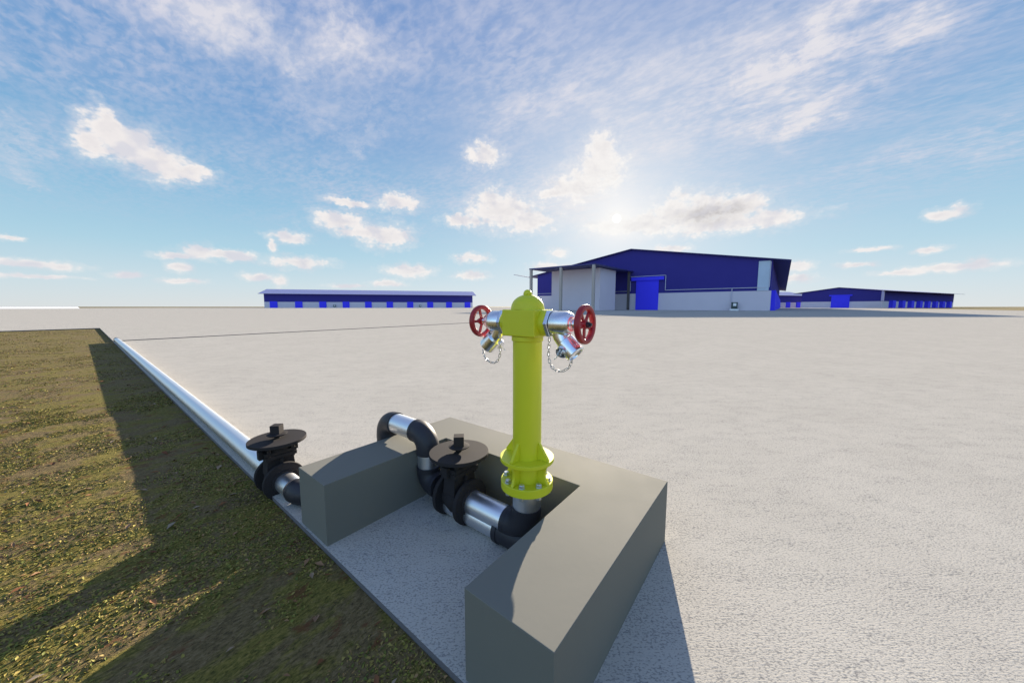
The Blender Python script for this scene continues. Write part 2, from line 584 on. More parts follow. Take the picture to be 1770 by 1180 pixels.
def thing(name, loc, label, cat, group=None):
    o = bpy.data.objects.new(name, None)
    o.empty_display_size = 0.1
    o.location = loc
    COL.objects.link(o)
    return tag(o, label, cat, group)


def struct(o, kind='structure'):
    o['kind'] = kind
    return o


def copy_tree(o, parent=None):
    kids = list(o.children)
    c = o.copy()
    COL.objects.link(c)
    c.parent = parent
    for k in kids:
        copy_tree(k, c)
    return c


def arc(c, a, b, r, n=10):
    """quarter bend: from c+a*r to c+b*r around c"""
    c, a, b = Vector(c), Vector(a), Vector(b)
    return [c + a * r * math.cos(PI / 2 * i / n) + b * r * math.sin(PI / 2 * i / n) for i in range(n + 1)]


# ------------------------------------------------------------------ the ground
GZ = -0.034                                           # turf level; the slab's top is 0
XE = 0.785                                            # edge of the slab along the turf
g = MB()
ring = [0, 12, 60, 300, 1500, 6000, 20000]
vs, fs = [(0, 0, GZ)], []
NS = 48
for r_ in ring[1:]:
    for k in range(NS):
        vs.append((r_ * math.cos(2 * PI * k / NS), r_ * math.sin(2 * PI * k / NS), GZ))
for k in range(NS):
    fs.append((0, 1 + k, 1 + (k + 1) % NS))
for i in range(len(ring) - 2):
    for k in range(NS):
        a0 = 1 + i * NS
        fs.append((a0 + k, a0 + NS + k, a0 + NS + (k + 1) % NS, a0 + (k + 1) % NS))
g.add(vs, fs)
struct(g.build('ground', M['grass'], smooth=False))

SEAM = 21.15


def slab(name, poly, top):
    n = len(poly)
    m = MB()
    m.add([(x, y, top) for x, y in poly], [tuple(range(n))])
    o = m.build(name, M['slab'], smooth=False)
    e = MB()
    for i in range(n):
        (xa, ya), (xb, yb) = poly[i], poly[(i + 1) % n]
        e.add([(xa, ya, top), (xb, yb, top), (xb, yb, GZ - 0.02), (xa, ya, GZ - 0.02)], [(0, 1, 2, 3)])
    es = e.build('slab_edge', M['slab_side'], o, smooth=False)
    struct(o)
    return o


slab('concrete_slab', [(XE, -67), (620, -67), (620, SEAM), (XE, SEAM)], 0.0)
slab('concrete_slab', [(XE, SEAM + 0.14), (620, SEAM + 0.14), (620, 605), (-600, 605), (-600, 34.9), (XE, 34.9)], 0.022)
m = MB()
m.add([(-1500, 430, 0.03), (1.0, 430, 0.03), (1.0, 4000, 0.03), (-1500, 4000, 0.03)], [(0, 1, 2, 3)])
struct(m.build('pale_ground', M['pale'], smooth=False))


# turf beside the slab: uneven soil and many small leaves
def vnoise(x, y, f, seed):
    r_ = np.random.default_rng(seed).random((256, 256))
    X, Y = x * f, y * f
    xi, yi = np.floor(X).astype(int), np.floor(Y).astype(int)
    tx, ty = X - xi, Y - yi
    tx, ty = tx * tx * (3 - 2 * tx), ty * ty * (3 - 2 * ty)
    a_ = r_[xi % 256, yi % 256]
    b_ = r_[(xi + 1) % 256, yi % 256]
    c_ = r_[xi % 256, (yi + 1) % 256]
    d_ = r_[(xi + 1) % 256, (yi + 1) % 256]
    return (a_ * (1 - tx) + b_ * tx) * (1 - ty) + (c_ * (1 - tx) + d_ * tx) * ty


def turf_height(x, y):
    h = 0.005 * vnoise(x, y, 7, 1) + 0.004 * vnoise(x, y, 26, 2) + 0.0035 * vnoise(x, y, 60, 3)
    h = h * (0.35 + 1.0 * vnoise(x, y, 2.2, 4))
    edge = np.clip((XE - 0.004 - x) / 0.10, 0, 1)
    return h * (0.35 + 0.65 * edge)


def grid_mesh(name, x0, x1, y0, y1, st, mat):
    nx, ny = int((x1 - x0) / st) + 1, int((y1 - y0) / st) + 1
    gx, gy = np.meshgrid(np.linspace(x0, x1, nx), np.linspace(y0, y1, ny), indexing='ij')
    bx = np.clip(np.minimum.reduce([gx - x0, gy - y0, y1 - gy]) / 0.25, 0, 1)
    gz = GZ - 0.006 + 0.008 * bx + turf_height(gx, gy) * bx
    co = np.stack([gx, gy, gz], -1).reshape(-1, 3).astype(np.float32)
    idx = np.arange(nx * ny).reshape(nx, ny)
    q = np.stack([idx[:-1, :-1], idx[1:, :-1], idx[1:, 1:], idx[:-1, 1:]], -1).reshape(-1)
    me = bpy.data.meshes.new(name)
    me.vertices.add(len(co))
    me.vertices.foreach_set('co', co.ravel())
    nf = len(q) // 4
    me.loops.add(nf * 4)
    me.loops.foreach_set('vertex_index', q.astype(np.int32))
    me.polygons.add(nf)
    me.polygons.foreach_set('loop_start', np.arange(0, nf * 4, 4, dtype=np.int32))
    me.update()
    me.validate()
    me.polygons.foreach_set('use_smooth', [True] * nf)
    me.materials.append(mat)
    o = bpy.data.objects.new(name, me)
    COL.objects.link(o)
    return o


struct(grid_mesh('turf_ground', -3.4, XE - 0.001, 0.1, 7.0, 0.0125, M['grass']))


def leaf_mesh(name, sets, mat, seed, clumped=True, lift=0.006, flat=0.5):
    """many single leaves; each set is (count, x range, y range, leaf length, thinning)"""
    r_ = np.random.default_rng(seed)
    xs, ys, ss = [], [], []
    for (n, xr, yr, size, thin) in sets:
        x = r_.uniform(*xr, n)
        y = yr[0] + (yr[1] - yr[0]) * r_.random(n) ** thin
        if clumped:
            cl = vnoise(x, y, 1.3, 8) * 0.5 + vnoise(x, y, 4.0, 9) * 0.5
            ok = cl > (0.38 + 0.22 * r_.random(n))
            x, y = x[ok], y[ok]
        xs.append(x)
        ys.append(y)
        ss.append(np.full(len(x), size))
    x, y, size = np.concatenate(xs), np.concatenate(ys), np.concatenate(ss)
    n = len(x)
    L = size * (0.5 + 0.9 * r_.random(n))
    W = L * (0.26 + 0.24 * r_.random(n))
    a = r_.uniform(0, 2 * PI, n)
    tilt = r_.normal(0.18, flat, n)
    roll = r_.normal(0, flat * 1.1, n)
    d = np.stack([np.cos(a) * np.cos(tilt), np.sin(a) * np.cos(tilt), np.sin(tilt)], -1)
    s = np.stack([-np.sin(a) * np.cos(roll), np.cos(a) * np.cos(roll), np.sin(roll)], -1)
    near = (x > -3.4) & (y < 7.0)
    z = GZ + np.where(near, turf_height(x, y), 0.003) + lift * (0.6 + r_.random(n))
    c = np.stack([x, y, z], -1)
    up = np.array([0, 0, 1.0])
    P = np.stack([c - d * (L / 2)[:, None], c + s * (W / 2)[:, None] + up * (W * 0.18)[:, None], c + d * (L / 2)[:, None] - up * (L * 0.12)[:, None],
                  c - s * (W / 2)[:, None] + up * (W * 0.18)[:, None]], 1)
    P[..., 0] = np.minimum(P[..., 0], XE - 0.004)
    co = P.reshape(-1, 3).astype(np.float32)
    k = np.arange(n) * 4
    tri = np.stack([k, k + 1, k + 2, k, k + 2, k + 3], -1).reshape(-1)
    me = bpy.data.meshes.new(name)
    me.vertices.add(len(co))
    me.vertices.foreach_set('co', co.ravel())
    nf = 2 * n
    me.loops.add(nf * 3)
    me.loops.foreach_set('vertex_index', tri.astype(np.int32))
    me.polygons.add(nf)
    me.polygons.foreach_set('loop_start', np.arange(0, nf * 3, 3, dtype=np.int32))
    me.update()
    me.validate()
    me.materials.append(mat)
    o = bpy.data.objects.new(name, me)
    COL.objects.link(o)
    o['kind'] = 'stuff'
    return o


o = leaf_mesh('grass', [(190000, (-3.4, XE - 0.01), (0.15, 8.0), 0.021, 1.4), (80000, (-6.0, XE - 0.01), (1.5, 20.0), 0.026, 1.4),
                        (50000, (-14.0, XE - 0.01), (5.0, 34.4), 0.045, 1.1)], M['leaf'], 21, lift=0.003, flat=0.30)
tag(o, 'low mossy green grass over the brown soil beside the concrete', 'grass')
o = leaf_mesh('leaf_litter', [(700, (-3.6, XE - 0.05), (0.3, 8.0), 0.048, 1.5), (500, (-7.0, XE - 0.05), (3.0, 16.0), 0.06, 1.2)], M['litter'], 22, clumped=False, lift=0.012, flat=0.22)
tag(o, 'dry brown leaves strewn over the grass', 'leaf litter')

# ------------------------------------------------------------------ concrete surround of the hydrant
WZ = 0.376
t = MB()
XA, XI, XB = 0.797, 1.712, 2.078
Y0, Y1, Y2, Y3 = 0.469, 0.853, 2.012, 2.377
poly = [(XA, Y0), (XB, Y0), (XB, Y3), (XA, Y3), (XA, Y2), (XI, Y2), (XI, Y1), (XA, Y1)]
t.prism([(x, y, -0.02) for x, y in poly], (0, 0, WZ + 0.02))
o = t.build('concrete_surround', M['pit'], bevel=0.003, bseg=2)
tag(o, 'smooth grey U-shaped concrete wall around the yellow hydrant and its pipes', 'concrete wall')

# ------------------------------------------------------------------ fire hydrant
HX, HY = 1.48, 1.063
HB = Vector((HX, HY, 0))
hyd = thing('fire_hydrant', (HX, HY, 0.405), 'yellow green pillar fire hydrant with two red handwheels inside the concrete wall', 'fire hydrant')
m = MB()
m.lathe(HB, (0, 0, 1), [(0.452, 0.0785), (1.06, 0.0785), (1.215, 0.0785), (1.222, 0.085), (1.245, 0.085)], 56)
m.build('barrel', M['yellow'], hyd)
m = MB()
m.lathe(HB, (0, 0, 1), [(0.405, 0.141), (0.408, 0.144), (0.449, 0.144), (0.452, 0.141)], 64)
m.build('base_flange', M['yellow'], hyd)
m = MB()
m.lathe(HB, (0, 0, 1), [(0.562, 0.080), (0.562, 0.147), (0.564, 0.149), (0.580, 0.149), (0.582, 0.147), (0.582, 0.080)], 64)
m.build('collar_flange', M['yellow'], hyd)
for k in range(4):
    a = k * PI / 2
    rad = Vector((math.cos(a), math.sin(a), 0))
    sd_ = Vector((-math.sin(a), math.cos(a), 0)) * 0.008
    z = lambda r_, h: HB + rad * r_ + Vector((0, 0, h))
    curve = [z(0.138 - 0.018 * math.sin(PI * i / 8), 0.452 + 0.110 * i / 8) for i in range(9)]
    m = MB()
    m.prism([p - sd_ for p in [z(0.07, 0.452)] + curve + [z(0.07, 0.562)]], sd_ * 2)
    m.build('rib', M['yellow'], hyd, bevel=0.0015, bseg=1)
    m = MB()
    m.prism([p - sd_ for p in [z(0.07, 0.582), z(0.142, 0.582), z(0.142, 0.592), z(0.084, 0.672), z(0.07, 0.672)]], sd_ * 2)
    m.build('gusset', M['yellow'], hyd, bevel=0.0015, bseg=1)
for k in range(8):
    a = PI / 8 + k * PI / 4
    c = HB + Vector((math.cos(a), math.sin(a), 0)) * 0.119
    m = MB()
    m.lathe(c + Vector((0, 0, 0.452)), (0, 0, 1), [(0, 0.019), (0.003, 0.019), (0.003, 0.0155), (0.016, 0.0155), (0.019, 0.0125)], 6)
    bo = m.build('bolt', M['bolt'], hyd, smooth=False)
    m = MB()
    m.lathe(c + Vector((0, 0, 0.383)), (0, 0, 1), [(0, 0.0135), (0.004, 0.0155), (0.0215, 0.0155)], 6)
    m.build('nut', M['bolt'], bo, smooth=False)
m = MB()
m.box((HX - 0.09, HY - 0.104, 1.247), (HX + 0.09, HY + 0.104, 1.385))
m.build('head_block', M['yellow'], hyd, bevel=0.006, bseg=3)
m = MB()
prof = [(1.385, 0.089), (1.392, 0.089)] + [(1.392 + 0.072 * math.sin(q), 0.088 * math.cos(q)) for q in [R(4 + 8.2 * i) for i in range(9)]]
prof += [(1.463, 0.0215), (1.466, 0.0235)] + [(1.466 + 0.024 * math.sin(R(q)), 0.0235 * math.cos(R(q))) for q in (12, 28, 45, 62, 78, 88)]
m.lathe(HB, (0, 0, 1), prof, 56)
m.build('bonnet', M['yellow'], hyd)
ZV = 1.316


def outlet(sgn):
    """one screw-down outlet; sgn -1 towards -Y, +1 towards +Y"""
    d = Vector((0, sgn, 0))
    sx = -1 if sgn < 0 else 1
    A = HB + Vector((0, 0, ZV))
    m = MB()
    m.lathe(A, d, [(0.100, 0.066), (0.138, 0.066), (0.141, 0.063), (0.141, 0.04)], 44)
    m.build('outlet_collar', M['yellow'], hyd)
    body = MB()
    prof = [(0.140, 0.046), (0.166, 0.046), (0.166, 0.0605), (0.170, 0.062), (0.226, 0.062)]
    prof += [(0.226 + 0.052 * math.sin(R(q)), 0.026 + 0.036 * math.cos(R(q))) for q in range(10, 91, 10)]
    prof += [(0.290, 0.026), (0.292, 0.021), (0.316, 0.019), (0.318, 0.010)]
    body.lathe(A, d, prof, 44)
    n0 = A + d * 0.196 + Vector((0, 0, -0.035))
    n1 = A + d * 0.205 + Vector((0, 0, -0.066))
    n2 = A + d * 0.222 + Vector((0, 0, -0.088))
    n3 = A + d * 0.240 + Vector((0, 0, -0.106))
    body.tube([n0, n1, n2, n3], [0.042, 0.040, 0.038, 0.037], 36)
    v = body.build('outlet_valve', M['chrome'], hyd)
    m = MB()
    m.lathe(A, d, [(0.1415, 0.060), (0.1415, 0.072), (0.1435, 0.0745), (0.160, 0.0745), (0.162, 0.072), (0.162, 0.050)], 6)
    m.build('hex_nut', M['chrome'], v, smooth=False)
    ax = Vector((0, sgn * 0.74, -0.67)).normalized()
    m = MB()
    s0 = A + d * 0.228 + Vector((0, 0, -0.090))
    m.lathe(s0, ax, [(0, 0.037), (0.0, 0.048), (0.003, 0.050), (0.082, 0.050), (0.085, 0.048), (0.085, 0.040), (0.078, 0.038)], 44)
    m.build('hose_cap', M['chrome'], v)
    # hose coupling on the side of the cap
    cd = Vector((sx * 0.80, -sgn * (-0.10), -0.42)).normalized()
    c0 = s0 + ax * 0.046 + cd * 0.034 - d * 0.030 + Vector((0, 0, 0.010))
    m = MB()
    m.lathe(c0, cd, [(-0.012, 0.030), (0.022, 0.031), (0.025, 0.0295), (0.025, 0.0235), (0.012, 0.0225), (0.012, 0.0)], 36)
    cp = m.build('coupling', M['chrome'], v)
    m = MB()
    m.lathe(c0 + cd * 0.0125, cd, [(0, 0.0215), (0.002, 0.0215)], 30)
    m.build('coupling_bore', M['dark'], v)
    m = MB()
    m.lathe(c0 + cd * 0.012 + Vector((0, sgn * -0.008, 0)), cd, [(0, 0.0145), (0.026, 0.0145), (0.026, 0.0115), (0.006, 0.011), (0.006, 0.004), (0.024, 0.004)], 24)
    for q in (0.6, 2.7, 4.8):
        e = cd.orthogonal().normalized()
        e = Matrix.Rotation(q, 3, cd) @ e
        m.obox(c0 + cd * 0.018 + e * 0.018, (e, cd.cross(e), cd), (0.0058, 0.0024, 0.004))
    m.cyl(c0 + cd * 0.034 + Vector((0, -sgn * 0.012, -0.006)), c0 + cd * 0.034 + Vector((0, -sgn * 0.036, -0.030)), 0.0028, 10)
    m.build('locking_pin', M['chrome'], v)
    # handwheel: rim, five spokes, hub
    wc = A + d * 0.335
    m = MB()
    u1, u2 = Vector((1, 0, 0)), Vector((0, 0, 1))
    RIM = 0.0815
    sup = lambda q: (math.copysign(abs(math.cos(q)) ** 0.6, math.cos(q)), math.copysign(abs(math.sin(q)) ** 0.6, math.sin(q)))
    m.lathe(wc, d, [(0.0150 * sup(2 * PI * k / 16)[0], RIM + 0.0125 * sup(2 * PI * k / 16)[1]) for k in range(16)], 64, close=True)
    for k in range(5):
        q = R(180 + 72 * k) if sgn > 0 else R(-20 + 72 * k)
        e = u1 * math.cos(q) + u2 * math.sin(q)
        s_ = u1 * -math.sin(q) + u2 * math.cos(q)
        m.obox(wc + e * 0.046 - d * 0.004, (e, s_, d), (0.031, 0.0066, 0.005))
    m.lathe(wc - d * 0.020, d, [(0, 0.017), (0.012, 0.021), (0.028, 0.021), (0.030, 0.018)], 24)
    hw = m.build('handwheel', M['red'], v)
    m = MB()
    m.lathe(wc + d * 0.010, d, [(0, 0.015), (0.014, 0.015), (0.014, 0.009), (0.024, 0.008)], 6)
    m.build('spindle_nut', M['dark'], v, smooth=False)
    # chain from the nut to the end of the cap
    ch = MB()
    base = A + (Vector((0.018 * sx, 0, 0)) if sgn < 0 else Vector((-0.030, 0.020, 0)))
    key = [(0.150, -0.070), (0.146, -0.115), (0.145, -0.160), (0.150, -0.195), (0.168, -0.225), (0.195, -0.237), (0.228, -0.234), (0.257, -0.217), (0.273, -0.195), (0.281, -0.158)]
    pts = [base + d * a_ + Vector((0, 0, z_)) for a_, z_ in key]
    seglen = [0.0]
    for i in range(1, len(pts)):
        seglen.append(seglen[-1] + (pts[i] - pts[i - 1]).length)
    tot = seglen[-1]
    pitch_ = 0.0185
    N = int(tot / pitch_)

    def at(s_):
        s_ = min(max(s_, 0), tot - 1e-6)
        for i in range(1, len(pts)):
            if s_ <= seglen[i]:
                f_ = (s_ - seglen[i - 1]) / (seglen[i] - seglen[i - 1])
                return pts[i - 1].lerp(pts[i], f_)
        return pts[-1]
    for k in range(N):
        p, q = at(k * pitch_ - 0.002), at((k + 1) * pitch_ + 0.002)
        tdir = (q - p).normalized()
        side = tdir.cross(Vector((1, 0, 0))).normalized()
        other = tdir.cross(side).normalized()
        wdir = (side * math.cos(R(55)) + other * math.sin(R(55))) if k % 2 else (side * math.cos(R(-35)) + other * math.sin(R(-35)))
        hl, hw_ = (q - p).length / 2 + 0.0012, 0.0058
        c = (p + q) / 2
        lp = []
        for j in range(16):
            an = 2 * PI * j / 16
            ca, sa = math.cos(an), math.sin(an)
            lp.append(c + tdir * (math.copysign(hl - hw_, ca) * (1 if abs(ca) > 0.05 else 0) + hw_ * ca) + wdir * hw_ * sa)
        ch.loop(lp, 0.0017, 6)
    ch.build('chain', M['chain'], v)


outlet(-1)
outlet(1)

# ------------------------------------------------------------------ gate valves
def make_valve():
    root = thing('gate_valve', (0, 0, 0), 'x', 'gate valve', 'black gate valves on the water pipe')
    for s_ in (-1, 1):
        m = MB()
        m.lathe((0, s_ * 0.082, 0), (0, s_, 0), [(0, 0.05), (0.0, 0.140), (0.003, 0.143), (0.026, 0.143), (0.029, 0.140), (0.029, 0.09), (0.04, 0.086), (0.04, 0.06)], 56)
        m.build('flange', M['valve'], root)
    m = MB()
    m.lathe((0, -0.084, 0), (0, 1, 0), [(0, 0.085), (0.03, 0.092), (0.084, 0.108), (0.138, 0.092), (0.168, 0.085)], 44)
    # neck rising from the barrel, narrower across the pipe than along the wheel plane
    for (za, zb, hx, hy, hx2, hy2) in ((0.05, 0.175, 0.098, 0.052, 0.088, 0.050),):
        m.add([(-hx, -hy, za), (hx, -hy, za), (hx, hy, za), (-hx, hy, za), (-hx2, -hy2, zb), (hx2, -hy2, zb), (hx2, hy2, zb), (-hx2, hy2, zb)],
              [(0, 3, 2, 1), (4, 5, 6, 7), (0, 1, 5, 4), (1, 2, 6, 5), (2, 3, 7, 6), (3, 0, 4, 7)])
    m.box((-0.012, -0.078, 0.03), (0.012, -0.052, 0.175))
    m.box((-0.012, 0.052, 0.03), (0.012, 0.078, 0.175))
    m.build('valve_body', M['valve'], root, bevel=0.003)
    m = MB()
    m.box((-0.104, -0.072, 0.1765), (0.104, 0.072, 0.204))
    m.box((-0.104, -0.072, 0.2075), (0.104, 0.072, 0.232))
    m.box((-0.132, -0.026, 0.182), (-0.105, 0.026, 0.246))
    m.box((0.105, -0.026, 0.200), (0.130, 0.026, 0.262))
    m.lathe((0, 0, 0.2325), (0, 0, 1), [(0, 0.082), (0.02, 0.074), (0.052, 0.060), (0.0585, 0.075)], 36)
    for sx in (-1, 1):
        for sy in (-1, 1):
            m.box((sx * 0.078 - 0.011, sy * 0.060 - 0.011, 0.165), (sx * 0.078 + 0.011, sy * 0.060 + 0.011, 0.258))
    m.box((-0.009, -0.068, 0.2325), (0.009, 0.068, 0.278))
    m.build('valve_bonnet', M['valve'], root, bevel=0.002)
    m = MB()
    m.lathe((0, 0, 0.2915), (0, 0, 1), [(0, 0.190), (0.002, 0.193), (0.021, 0.193), (0.023, 0.191)], 72)
    m.build('cover_disc', M['valve'], root)
    m = MB()
    m.lathe((0, 0, 0.315), (0, 0, 1), [(0, 0.019), (0.026, 0.022)], 20)
    m.lathe((0, 0, 0.336), (0, 0, 1), [(0, 0.030), (0.004, 0.060), (0.010, 0.068), (0.014, 0.068), (0.018, 0.05)], 36)
    a = R(45.0)
    m.obox((0, 0, 0.385), ((math.cos(a), math.sin(a), 0), (-math.sin(a), math.cos(a), 0), (0, 0, 1)), (0.033, 0.033, 0.033))
    m.build('operating_nut', M['valve'], root, bevel=0.0015)
    return root


PR = 0.0745
ZL, ZU = 0.0765, 0.144                                # low pipe, raised pipe
V1 = (0.876, 3.0, ZL + 0.003)
V2 = (HX, 1.612, ZU)
va = make_valve()
va.location = V1
va['label'] = 'black gate valve at the end of the long silver pipe, outside the concrete wall'
vb = copy_tree(va)
vb.location = V2
vb['label'] = 'black gate valve inside the concrete wall beside the yellow hydrant'

# ------------------------------------------------------------------ pipework
ER = 0.0815                                           # outer radius of the black fittings


def elbow(c, a, b, r, parent, name='elbow'):
    m = MB()
    p = arc(c, a, b, r, 12)
    ta, tb = Vector(b), -Vector(a)
    q = [p[0] - ta * 0.022] + p + [p[-1] - tb * -0.022]
    m.tube([p[0] - Vector(b) * 0.024] + p + [p[-1] - Vector(a) * 0.024], ER, 36)
    for e0, e1 in ((p[0] - Vector(b) * 0.030, p[0] - Vector(b) * 0.004), (p[-1] - Vector(a) * 0.030, p[-1] - Vector(a) * 0.004)):
        m.cyl(e0, e1, ER + 0.0012, 36)
    return m.build(name, M['iron'], parent)


# long pipe on the slab
lp = thing('water_pipe', (0.876, 12.0, 0), 'long straight silver water pipe lying along the edge of the concrete', 'pipe')
m = MB()
m.cyl((0.876, V1[1] + 0.122, ZL), (0.876, 20.98, ZL), 0.0765, 48)
m.build('pipe', M['steel'], lp)
m = MB()
m.lathe((0.876, 20.97, ZL), (0, 1, 0), [(0, 0.0765), (0, 0.085), (0.16, 0.085), (0.16, 0.06)], 40)
m.build('end_coupling', M['iron'], lp)

# pipe from the first valve round and over the wall to the second valve
OV, YR, YF = 0.492, 1.938, 2.460
br = 0.105
cp = thing('crossover_pipe', (0.876, 2.6, 0), 'silver pipe with black elbows climbing over the left concrete wall between the two valves', 'pipe')
m = MB()
m.cyl((0.876, V1[1] - 0.122, ZL), (0.876, 2.72, ZL), PR, 44)
m.build('pipe', M['steel'], cp)
elbow((0.876 + br, YF + br + 0.085, ZL + 0.006), (-1, 0, 0), (0, -1, 0), br, cp)
YB = YF + 0.085
m = MB()
m.cyl((0.876 + br, YB, ZL + 0.006), (HX - br, YB, ZL + 0.006), PR, 44)
m.build('pipe', M['steel'], cp)
elbow((HX - br, YB, ZL + 0.006 + br), (0, 0, -1), (1, 0, 0), br, cp)
m = MB()
m.tube([(HX, YB, ZL + br), (HX, YB, 0.22), (HX, YF, 0.30), (HX, YF, OV - br)], PR, 40)
m.build('pipe', M['steel'], cp)
ef = elbow((HX, YF - br, OV - br), (0, 1, 0), (0, 0, 1), br, cp)
m = MB()
m.cyl((HX, YF, OV - br - 0.020), (HX, YF, 0.30), ER, 36)
m.build('socket', M['iron'], ef)
m = MB()
m.cyl((HX, YF - br, OV), (HX, YR + br, OV), PR, 44)
m.build('pipe', M['steel'], cp)
elbow((HX, YR + br, OV - br), (0, 0, 1), (0, -1, 0), br, cp)
m = MB()
m.cyl((HX, YR, OV - br), (HX, YR, ZU + 0.09), PR, 44)
m.build('pipe', M['steel'], cp)
b2 = 0.09
elbow((HX, YR - b2, ZU + b2), (0, 1, 0), (0, 0, -1), b2, cp)

# pipe from the second valve to the foot of the hydrant
fp = thing('feed_pipe', (HX, 1.3, 0), 'short silver pipe and black elbow feeding the foot of the yellow hydrant', 'pipe')
m = MB()
m.cyl((HX, V2[1] - 0.122, ZU), (HX, HY + 0.115, ZU), 0.0765, 48)
m.build('pipe', M['steel'], fp)
elbow((HX, HY + 0.115, ZU + 0.115), (0, 0, -1), (0, -1, 0), 0.115, fp)
m = MB()
m.cyl((HX, HY, ZU + 0.115), (HX, HY, 0.4045), 0.0785, 48)
m.build('riser', M['steel'], fp)

# second pipe lying on the floor under it
dp = thing('drain_pipe', (HX, 1.5, 0), 'silver pipe lying on the concrete floor beneath the inner valve and its feed pipe', 'pipe')
m = MB()
m.cyl((HX - 0.001, 1.80, ZL), (HX - 0.001, 1.20, ZL), 0.0765, 48)
m.build('pipe', M['steel'], dp)
m = MB()
m.lathe((HX - 0.001, 1.262, ZL), (0, -1, 0), [(0, 0.074), (0, 0.088), (0.03, 0.088), (0.032, 0.083), (0.12, 0.083), (0.19, 0.079), (0.235, 0.060), (0.255, 0.03)], 40)
m.build('end_cap', M['iron'], dp)

# ------------------------------------------------------------------ warehouses
def P3(o, u, v, a, b, z):
    return Vector((o[0] + u[0] * a + v[0] * b, o[1] + u[1] * a + v[1] * b, z))


class Hall:
    """gabled hall: u along the ridge, v across it; o is the near corner"""
    def __init__(self, name, o, u, v, L, W, hg, he, hr, label, over_u=3.0, over_v=5.0, base=0.0):
        self.o, self.u, self.v, self.L, self.W, self.hg, self.he, self.hr = o, u, v, L, W, hg, he, hr
        self.z0 = base
        self.root = thing(name, P3(o, u, v, L / 2, W / 2, base), label, 'warehouse', 'blue and grey warehouses across the yard')
        p = lambda a, b, z: P3(o, u, v, a, b, z)
        self.p = p
        m = MB()
        pts = [p(0, 0, base), p(L, 0, base), p(L, W, base), p(0, W, base)]
        m.prism(pts, (0, 0, hg - base))
        m.build('lower_wall', M['wall_grey'], self.root, smooth=False)
        s = (hr - he) / (W / 2)
        i = 0.06
        m = MB()
        prof = [(i, hg + 0.004), (W - i, hg + 0.004), (W - i, he - 0.3), (W / 2, hr - 0.3), (i, he - 0.3)]
        m.prism([p(i, b, z) for b, z in prof], p(L - i, 0, 0) - p(i, 0, 0))
        m.build('upper_wall', M['wall_blue'], self.root, smooth=False)
        th = 0.28
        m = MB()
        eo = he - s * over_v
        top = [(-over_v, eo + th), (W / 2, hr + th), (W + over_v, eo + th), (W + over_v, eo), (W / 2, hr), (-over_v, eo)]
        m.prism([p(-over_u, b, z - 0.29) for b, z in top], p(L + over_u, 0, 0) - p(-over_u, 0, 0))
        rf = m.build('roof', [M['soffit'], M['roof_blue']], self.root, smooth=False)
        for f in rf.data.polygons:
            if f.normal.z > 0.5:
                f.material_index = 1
        self.eo = eo

    def long_doors(self, side, spots, wd, h, proud=1.4):
        for a in spots:
            m = MB()
            b0, b1 = (-proud, 0.1) if side == 0 else (self.W - 0.1, self.W + proud)
            pts = [self.p(a - wd / 2, b0, self.z0), self.p(a + wd / 2, b0, self.z0), self.p(a + wd / 2, b1, self.z0), self.p(a - wd / 2, b1, self.z0)]
            m.prism(pts, (0, 0, h - self.z0))
            m.build('door', M['door_blue'], self.root, smooth=False)

    def gable_door(self, b, wd, h, proud=0.5, header=True):
        m = MB()
        m.prism([self.p(-proud, b - wd / 2, self.z0), self.p(0.1, b - wd / 2, self.z0), self.p(0.1, b + wd / 2, self.z0), self.p(-proud, b + wd / 2, self.z0)], (0, 0, h - self.z0))
        d = m.build('door', M['door_blue'], self.root, smooth=False)
        if header:
            m = MB()
            m.prism([self.p(-proud - 0.5, b - wd / 2 - 2.0, h + 0.005), self.p(-0.005, b - wd / 2 - 2.0, h + 0.005), self.p(-0.005, b + wd / 2 + 2.0, h + 0.005), self.p(-proud - 0.5, b + wd / 2 + 2.0, h + 0.005)], (0, 0, 1.4))
            m.build('door_header', M['door_blue'], d, smooth=False)
        return d


def ground_pt(lat, dep):
    d = dep / math.cos(PITCH)
    return (RT.x * lat + FH.x * d, RT.y * lat + FH.y * d)


def unit(a):
    return (math.sin(R(a)), math.cos(R(a)))           # heading clockwise from +Y


ZF = 0.022                                            # far slab level
# main hall
mh = Hall('warehouse', (150, 3.6), (1, 0), (0, 1), 286, 98, 7.0, 17.9, 26.1,
          'largest blue and grey warehouse, with the canopy on columns in front', over_u=1.2, over_v=4.9)
mh.gable_door(45.5 - 3.6, 9.2, 12.4)
mh.long_doors(0, [12 + 23 * k for k in range(12)], 13.0, 7.3, proud=1.3)
p = mh.p
m = MB()
m.box((149.86, 4.3, 7.05), (149.995, 7.6, 17.3))
for k in range(9):
    m.box((149.80, 4.4 + 0.38 * k, 7.05), (149.86, 4.52 + 0.38 * k, 17.25))
m.build('translucent_panel', M['clear'], mh.root, smooth=False)
m = MB()
m.box((121.9, 54.3, 0.0), (137.0, 75.4, 15.86))
m.build('porch_block', M['wall_grey'], mh.root, smooth=False)
m = MB()
m.add([(111.6, 51.6, 15.9), (149.9, 51.6, 16.25), (149.9, 79.5, 16.25), (111.6, 79.5, 15.9), (111.6, 51.6, 16.35), (149.9, 51.6, 16.7), (149.9, 79.5, 16.7), (111.6, 79.5, 16.35)],
      [(0, 3, 2, 1), (4, 5, 6, 7), (0, 1, 5, 4), (1, 2, 6, 5), (2, 3, 7, 6), (3, 0, 4, 7)])
cn = m.build('canopy', M['soffit'], mh.root, smooth=False)
